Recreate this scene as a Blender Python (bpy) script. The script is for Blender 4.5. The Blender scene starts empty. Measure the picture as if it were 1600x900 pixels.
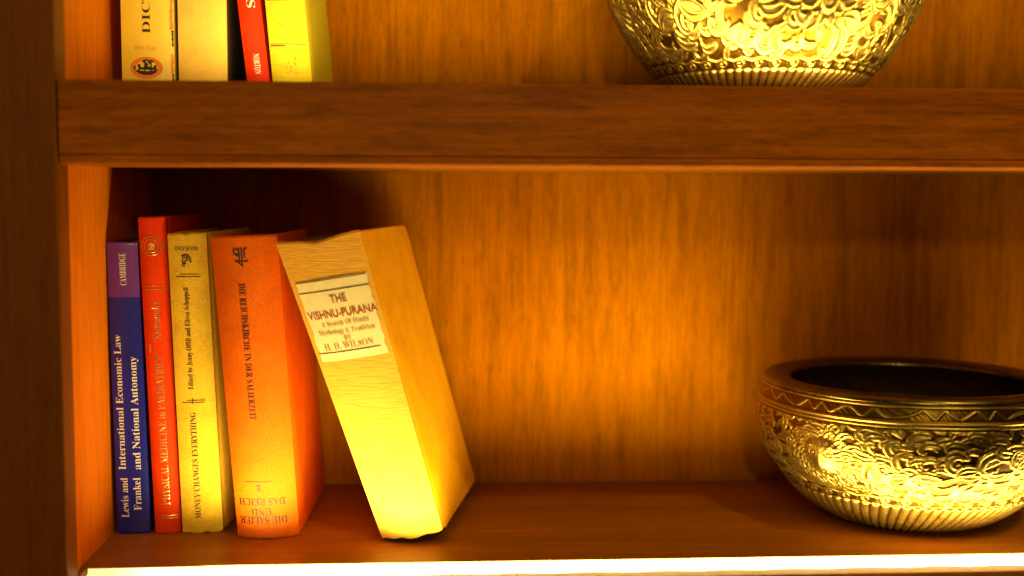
import bpy, bmesh, math, random
import numpy as np
from mathutils import Vector, Matrix

# ------------------------------------------------------------------ camera, world, lamps, exposure
S = bpy.context.scene
COL = S.collection
R = math.radians

CAM_H = 0.25
cd = bpy.data.cameras.new('camera')
cam = bpy.data.objects.new('camera', cd)
COL.objects.link(cam)
cd.sensor_width = 36.0
cd.lens = 36.0 * 1859 / 1600
cd.clip_start, cd.clip_end = 0.02, 60
pit, yaw, rol = R(4.49), R(3.66), R(0.24)
Fw = Vector((math.sin(yaw) * math.cos(pit), math.cos(yaw) * math.cos(pit), -math.sin(pit)))
Rt = Fw.cross(Vector((0, 0, 1))).normalized()
Up = Rt.cross(Fw)
R2 = Rt * math.cos(rol) + Up * math.sin(rol)
U2 = -Rt * math.sin(rol) + Up * math.cos(rol)
M = Matrix((R2, U2, -Fw)).transposed().to_4x4()
M.translation = (0, 0, CAM_H)
cam.matrix_world = M
cd.dof.use_dof = True
cd.dof.focus_distance = 0.868
cd.dof.aperture_fstop = 2.8
S.camera = cam

S.view_settings.view_transform = 'Standard'
S.view_settings.look = 'None'
S.view_settings.exposure = 0.0
S.view_settings.gamma = 1.0
S.cycles.use_denoising = True
S.cycles.max_bounces = 8
S.cycles.sample_clamp_indirect = 4.0

W = bpy.data.worlds.new('World')
S.world = W
W.use_nodes = True
W.node_tree.nodes['Background'].inputs[0].default_value = (1.0, 0.50, 0.10, 1)
W.node_tree.nodes['Background'].inputs[1].default_value = 0.035

LAMP = (1.0, 0.74, 0.27)
STRIP_POWER = 12.0       # radiance of the diffusers
LED_WATT = 2.5
LED_BEAM = 0.40
def lamp(name, loc, target, energy, size, spread=None):
    d = bpy.data.lights.new(name, 'SPOT')
    d.energy = energy
    d.color = LAMP
    d.shadow_soft_size = size
    d.spot_size = R(50); d.spot_blend = 0.6
    o = bpy.data.objects.new(name, d)
    COL.objects.link(o)
    o.location = loc
    o.rotation_euler = (Vector(target) - Vector(loc)).to_track_quat('-Z', 'Y').to_euler()
    return o
# two lamps of the room: one behind the photographer, one ceiling spot to the right
lamp('room_lamp', (0.02, -1.25, 0.73), (0.1, 0.9, 0.15), 38.0, 0.06)
lamp('ceiling_spot', (0.85, -0.55, 1.95), (0.1, 0.9, 0.15), 60.0, 0.04)

# the rows of lamps inside the two shelf edges: long thin area lamps thrown up and back into the compartment
def led_row(name, x0, x1, y, z, watt, elev=54, spread=150):
    d = bpy.data.lights.new(name, 'AREA')
    d.shape = 'RECTANGLE'; d.size = x1 - x0; d.size_y = 0.004
    d.energy = watt; d.color = LAMP; d.spread = R(spread)
    o = bpy.data.objects.new(name, d)
    COL.objects.link(o)
    o.location = ((x0 + x1) / 2, y, z)
    dv = Vector((0, math.cos(R(elev)), math.sin(R(elev))))
    o.rotation_euler = dv.to_track_quat('-Z', 'Y').to_euler()
    return o
for z in (-0.0022, 0.3201 - 0.0022):
    k = 1.0 if z < 0 else 0.62
    led_row('led_row', -0.155, 0.56, 0.7875, z, LED_WATT * k)                          # open light of the tape
    led_row('led_row', -0.155, 0.36, 0.7868, z + 0.0004, LED_BEAM * k ** 2, 24, 70)          # its brighter forward beam
# ------------------------------------------------------------------ helpers
def root(name, label, cat, loc, group=None):
    o = bpy.data.objects.new(name, None)
    o.empty_display_size = 0.02
    COL.objects.link(o)
    o.location = loc
    o['label'] = label
    o['category'] = cat
    if group: o['group'] = group
    return o

def part(name, verts, faces, mats, parent, smooth=False, label=None, midx=None, bevel=0.0, base=None):
    """one mesh object; verts in world metres, stored relative to the base of its thing"""
    b = base if base is not None else parent
    while base is None and b.parent is not None: b = b.parent
    bl = Vector(b.location) if base is None else Vector(base)
    me = bpy.data.meshes.new(name)
    me.from_pydata([(v[0] - bl.x, v[1] - bl.y, v[2] - bl.z) for v in verts], [], faces)
    for m in (mats if isinstance(mats, (list, tuple)) else [mats]): me.materials.append(m)
    if midx is not None: me.polygons.foreach_set('material_index', midx)
    if smooth: me.polygons.foreach_set('use_smooth', [True] * len(me.polygons))
    me.update()
    o = bpy.data.objects.new(name, me)
    COL.objects.link(o)
    o.parent = parent
    if label: o['label'] = label
    if bevel:
        bv = o.modifiers.new('bevel', 'BEVEL'); bv.width = bevel; bv.segments = 2; bv.limit_method = 'ANGLE'; bv.angle_limit = R(40)
        bv.harden_normals = False
    return o

def box(x0, x1, y0, y1, z0, z1):
    v = [(x0,y0,z0),(x1,y0,z0),(x1,y1,z0),(x0,y1,z0),(x0,y0,z1),(x1,y0,z1),(x1,y1,z1),(x0,y1,z1)]
    f = [(0,3,2,1),(4,5,6,7),(0,1,5,4),(1,2,6,5),(2,3,7,6),(3,0,4,7)]
    return v, f

def extrude_yz(prof, x0, x1):
    """closed profile in (y, z), counter-clockwise seen from +x, swept from x0 to x1"""
    n = len(prof)
    v = [(x0, y, z) for y, z in prof] + [(x1, y, z) for y, z in prof]
    f = [(i, (i+1) % n, n + (i+1) % n, n + i) for i in range(n)]
    f += [tuple(range(n-1, -1, -1)), tuple(range(n, 2*n))]
    return v, f

# ------------------------------------------------------------------ materials
class NT:
    def __init__(s, name):
        s.m = bpy.data.materials.new(name); s.m.use_nodes = True
        s.t = s.m.node_tree; s.n = s.t.nodes; s.b = s.n['Principled BSDF']
    def add(s, ty, **kw):
        q = s.n.new(ty)
        for k, v in kw.items():
            if k.startswith('i_'):
                key = k[2:]
                key = int(key) if key.isdigit() else key.replace('_', ' ')
                q.inputs[key].default_value = v
            else: setattr(q, k, v)
        return q
    def link(s, a, b): s.t.links.new(a, b)
    def coords(s, scale, obj=True):
        tc = s.add('ShaderNodeTexCoord'); mp = s.add('ShaderNodeMapping')
        mp.inputs['Scale'].default_value = scale
        s.link(tc.outputs['Object'], mp.inputs[0])
        return mp.outputs[0]
    def noise(s, vec, scale, detail=4, rough=0.55, dist=0.0):
        q = s.add('ShaderNodeTexNoise'); q.inputs['Scale'].default_value = scale
        q.inputs['Detail'].default_value = detail; q.inputs['Roughness'].default_value = rough
        q.inputs['Distortion'].default_value = dist
        s.link(vec, q.inputs['Vector']); return q.outputs['Fac']
    def ramp(s, fac, stops):
        q = s.add('ShaderNodeValToRGB'); e = q.color_ramp.elements
        while len(e) < len(stops): e.new(0.5)
        for el, (p, c) in zip(e, stops):
            el.position = p; el.color = (*c, 1) if len(c) == 3 else c
        s.link(fac, q.inputs[0]); return q.outputs['Color']
    def mul(s, a, b, fac=1.0):
        q = s.add('ShaderNodeMix', data_type='RGBA', blend_type='MULTIPLY'); q.inputs['Factor'].default_value = fac
        s.link(a, q.inputs['A']); s.link(b, q.inputs['B']); return q.outputs['Result']
    def bump(s, h, strength, dist=0.001):
        q = s.add('ShaderNodeBump'); q.inputs['Strength'].default_value = strength; q.inputs['Distance'].default_value = dist
        s.link(h, q.inputs['Height']); s.link(q.outputs[0], s.b.inputs['Normal'])
    def set(s, **kw):
        for k, v in kw.items(): s.b.inputs[k.replace('_', ' ')].default_value = v
        return s

def wood(name, axis, dark, light, rough=0.42, seed=0.0, contrast=1.0, spec=0.12, dust=0.0):
    t = NT(name)
    sc = {'x': (0.05, 1, 1), 'z': (1, 1, 0.05), 'y': (1, 0.05, 1)}[axis]
    v = t.coords(sc)
    if seed:
        mp = v.node; mp.inputs['Location'].default_value = (seed, seed * 1.7, seed * 0.6)
    big = t.noise(v, 17, 4, 0.55, 0.35)
    c1 = t.ramp(big, [(0.25, dark), (0.75, light)])
    k = 0.26 * contrast
    sc1 = tuple(0.6 if s < 1 else 1 for s in sc)
    v1 = t.coords(tuple(0.025 if s < 1 else 1 for s in sc))
    fine = t.noise(v1, 330, 5, 0.65)
    c2 = t.ramp(fine, [(0.32, (1 - k * .85,) * 3), (0.62, (1.0,) * 3)])
    v2 = t.coords(tuple(0.07 if s < 1 else 1 for s in sc))
    pores = t.noise(v2, 1100, 3, 0.6)
    c3 = t.ramp(pores, [(0.36, (1 - k * .9,) * 3), (0.50, (1.0,) * 3)])
    v3 = t.coords(tuple(0.13 if s < 1 else 1 for s in sc))
    blot = t.noise(v3, 120, 6, 0.7, 0.2)
    c4 = t.ramp(blot, [(0.36, (1 - k * .95, 1 - k * .95, 1 - k)), (0.56, (1.0,) * 3)])
    v4 = t.coords(tuple(0.02 if s < 1 else 1 for s in sc))
    lines = t.noise(v4, 75, 2, 0.4)
    c5 = t.ramp(lines, [(0.28, (1 - k * .45,) * 3), (0.40, (1.0,) * 3)])
    c = t.mul(t.mul(t.mul(t.mul(c1, c2), c3), c4), c5)
    if dust:
        dn = t.noise(t.coords((1, 1, 1)), 520, 2, 0.6)
        dm = t.ramp(dn, [(0.70, (0, 0, 0)), (0.76, (dust,) * 3)])
        mx = t.add('ShaderNodeMix', data_type='RGBA'); t.link(dm, mx.inputs['Factor']); t.link(c, mx.inputs['A'])
        mx.inputs['B'].default_value = (0.55, 0.38, 0.18, 1); c = mx.outputs['Result']
    t.link(c, t.b.inputs['Base Color'])
    t.bump(fine, 0.10, 0.0006)
    t.set(Roughness=rough, Specular_IOR_Level=spec)
    return t.m

W_BACK = wood('wood_back', 'z', (0.33, 0.096, 0.0003), (0.42, 0.142, 0.0005), 0.6, contrast=1.1, spec=0.0)
W_BACK2 = wood('wood_back_dark', 'z', (0.29, 0.082, 0.0003), (0.38, 0.122, 0.0005), 0.6, seed=3.3, contrast=1.1, spec=0.0)
W_SIDE = wood('wood_side', 'z', (0.66, 0.16, 0.001), (0.80, 0.22, 0.002), 0.5, seed=1.9, contrast=0.6, spec=0.03)
W_SHELF = wood('wood_shelf', 'x', (0.20, 0.068, 0.0006), (0.31, 0.110, 0.001), 0.42, dust=0.45, seed=5.1, contrast=0.9)
W_RAIL = wood('wood_rail', 'x', (0.38, 0.095, 0.001), (0.58, 0.150, 0.002), 0.45, spec=0.05, dust=0.12, seed=7.7, contrast=1.35)
W_POST = wood('wood_post', 'z', (0.17, 0.044, 0.001), (0.25, 0.070, 0.002), 0.45, seed=2.2, contrast=0.8)

def cloth(name, col, rough=0.75, weave=0.22, scale=(1500, 1500, 1500), vary=0.16, sheen=0.0, soil=None):
    t = NT(name)
    v = t.coords((1, 1, 1))
    vh = t.coords((0.35, 1, 1)); vz = t.coords((1, 1, 0.35))
    a = t.noise(vh, scale[0], 2, 0.5); b = t.noise(vz, scale[2], 2, 0.5)
    ad = t.add('ShaderNodeMath', operation='ADD'); t.link(a, ad.inputs[0]); t.link(b, ad.inputs[1])
    tex = t.ramp(ad.outputs[0], [(0.0, (1 - weave * 1.6,) * 3), (1.0, (1.0,) * 3)])
    tex.node.color_ramp.elements[0].position = 0.40
    tex.node.color_ramp.elements[1].position = 0.60
    hv = t.add('ShaderNodeMath', operation='MULTIPLY'); hv.inputs[1].default_value = 0.5
    t.link(ad.outputs[0], hv.inputs[0])
    t.t.links.remove(tex.node.inputs[0].links[0]); t.link(hv.outputs[0], tex.node.inputs[0])
    lo = t.noise(v, 45, 5, 0.6)
    d = tuple(c * (1 - vary) for c in col)
    base = t.ramp(lo, [(0.35, d), (0.62, col)])
    c = t.mul(base, tex)
    if soil:
        sp = t.noise(v, 160, 6, 0.7)
        c = t.mul(c, t.ramp(sp, [(0.30, soil), (0.40, (1, 1, 1))]))
    t.link(c, t.b.inputs['Base Color'])
    t.bump(hv.outputs[0], 0.25, 0.0003)
    t.set(Roughness=rough, Specular_IOR_Level=0.08)
    return t.m

def paint(name, col, rough=0.3, vary=0.06, spec=0.5, metal=0.0, emis=None):
    t = NT(name)
    v = t.coords((1, 1, 1))
    lo = t.noise(v, 90, 5, 0.6)
    t.link(t.ramp(lo, [(0.35, tuple(c * (1 - vary) for c in col)), (0.65, col)]), t.b.inputs['Base Color'])
    rr = t.add('ShaderNodeMapRange'); rr.inputs['To Min'].default_value = rough * 0.8; rr.inputs['To Max'].default_value = rough * 1.3
    t.link(t.noise(v, 250, 4), rr.inputs['Value']); t.link(rr.outputs[0], t.b.inputs['Roughness'])
    t.set(Specular_IOR_Level=spec, Metallic=metal)
    return t.m

def pages(name, col):
    t = NT(name)
    v = t.coords((1, 0.02, 0.02))
    st = t.noise(v, 2600, 2, 0.5)
    t.link(t.ramp(st, [(0.35, tuple(c * 0.55 for c in col)), (0.6, col)]), t.b.inputs['Base Color'])
    t.set(Roughness=0.85, Specular_IOR_Level=0.2)
    return t.m

INK = paint('dark_ink', (0.022, 0.009, 0.004), 0.6, 0.1)
INK_BROWN = paint('brown_ink', (0.07, 0.014, 0.002), 0.6, 0.1)
INK_RED = paint('red_brown_ink', (0.38, 0.055, 0.002), 0.6, 0.1)
INK_FADED = paint('faded_ink', (0.42, 0.20, 0.015), 0.7, 0.25)
INK_PALE = paint('pale_orange_ink', (0.75, 0.33, 0.05), 0.7, 0.1)
WHITE_INK = paint('white_ink', (0.80, 0.74, 0.62), 0.45, 0.04)
GOLD = paint('gold_foil', (0.95, 0.60, 0.22), 0.32, 0.25, metal=0.85)
ORANGE_INK = paint('orange_ink', (0.80, 0.20, 0.01), 0.5)

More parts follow.
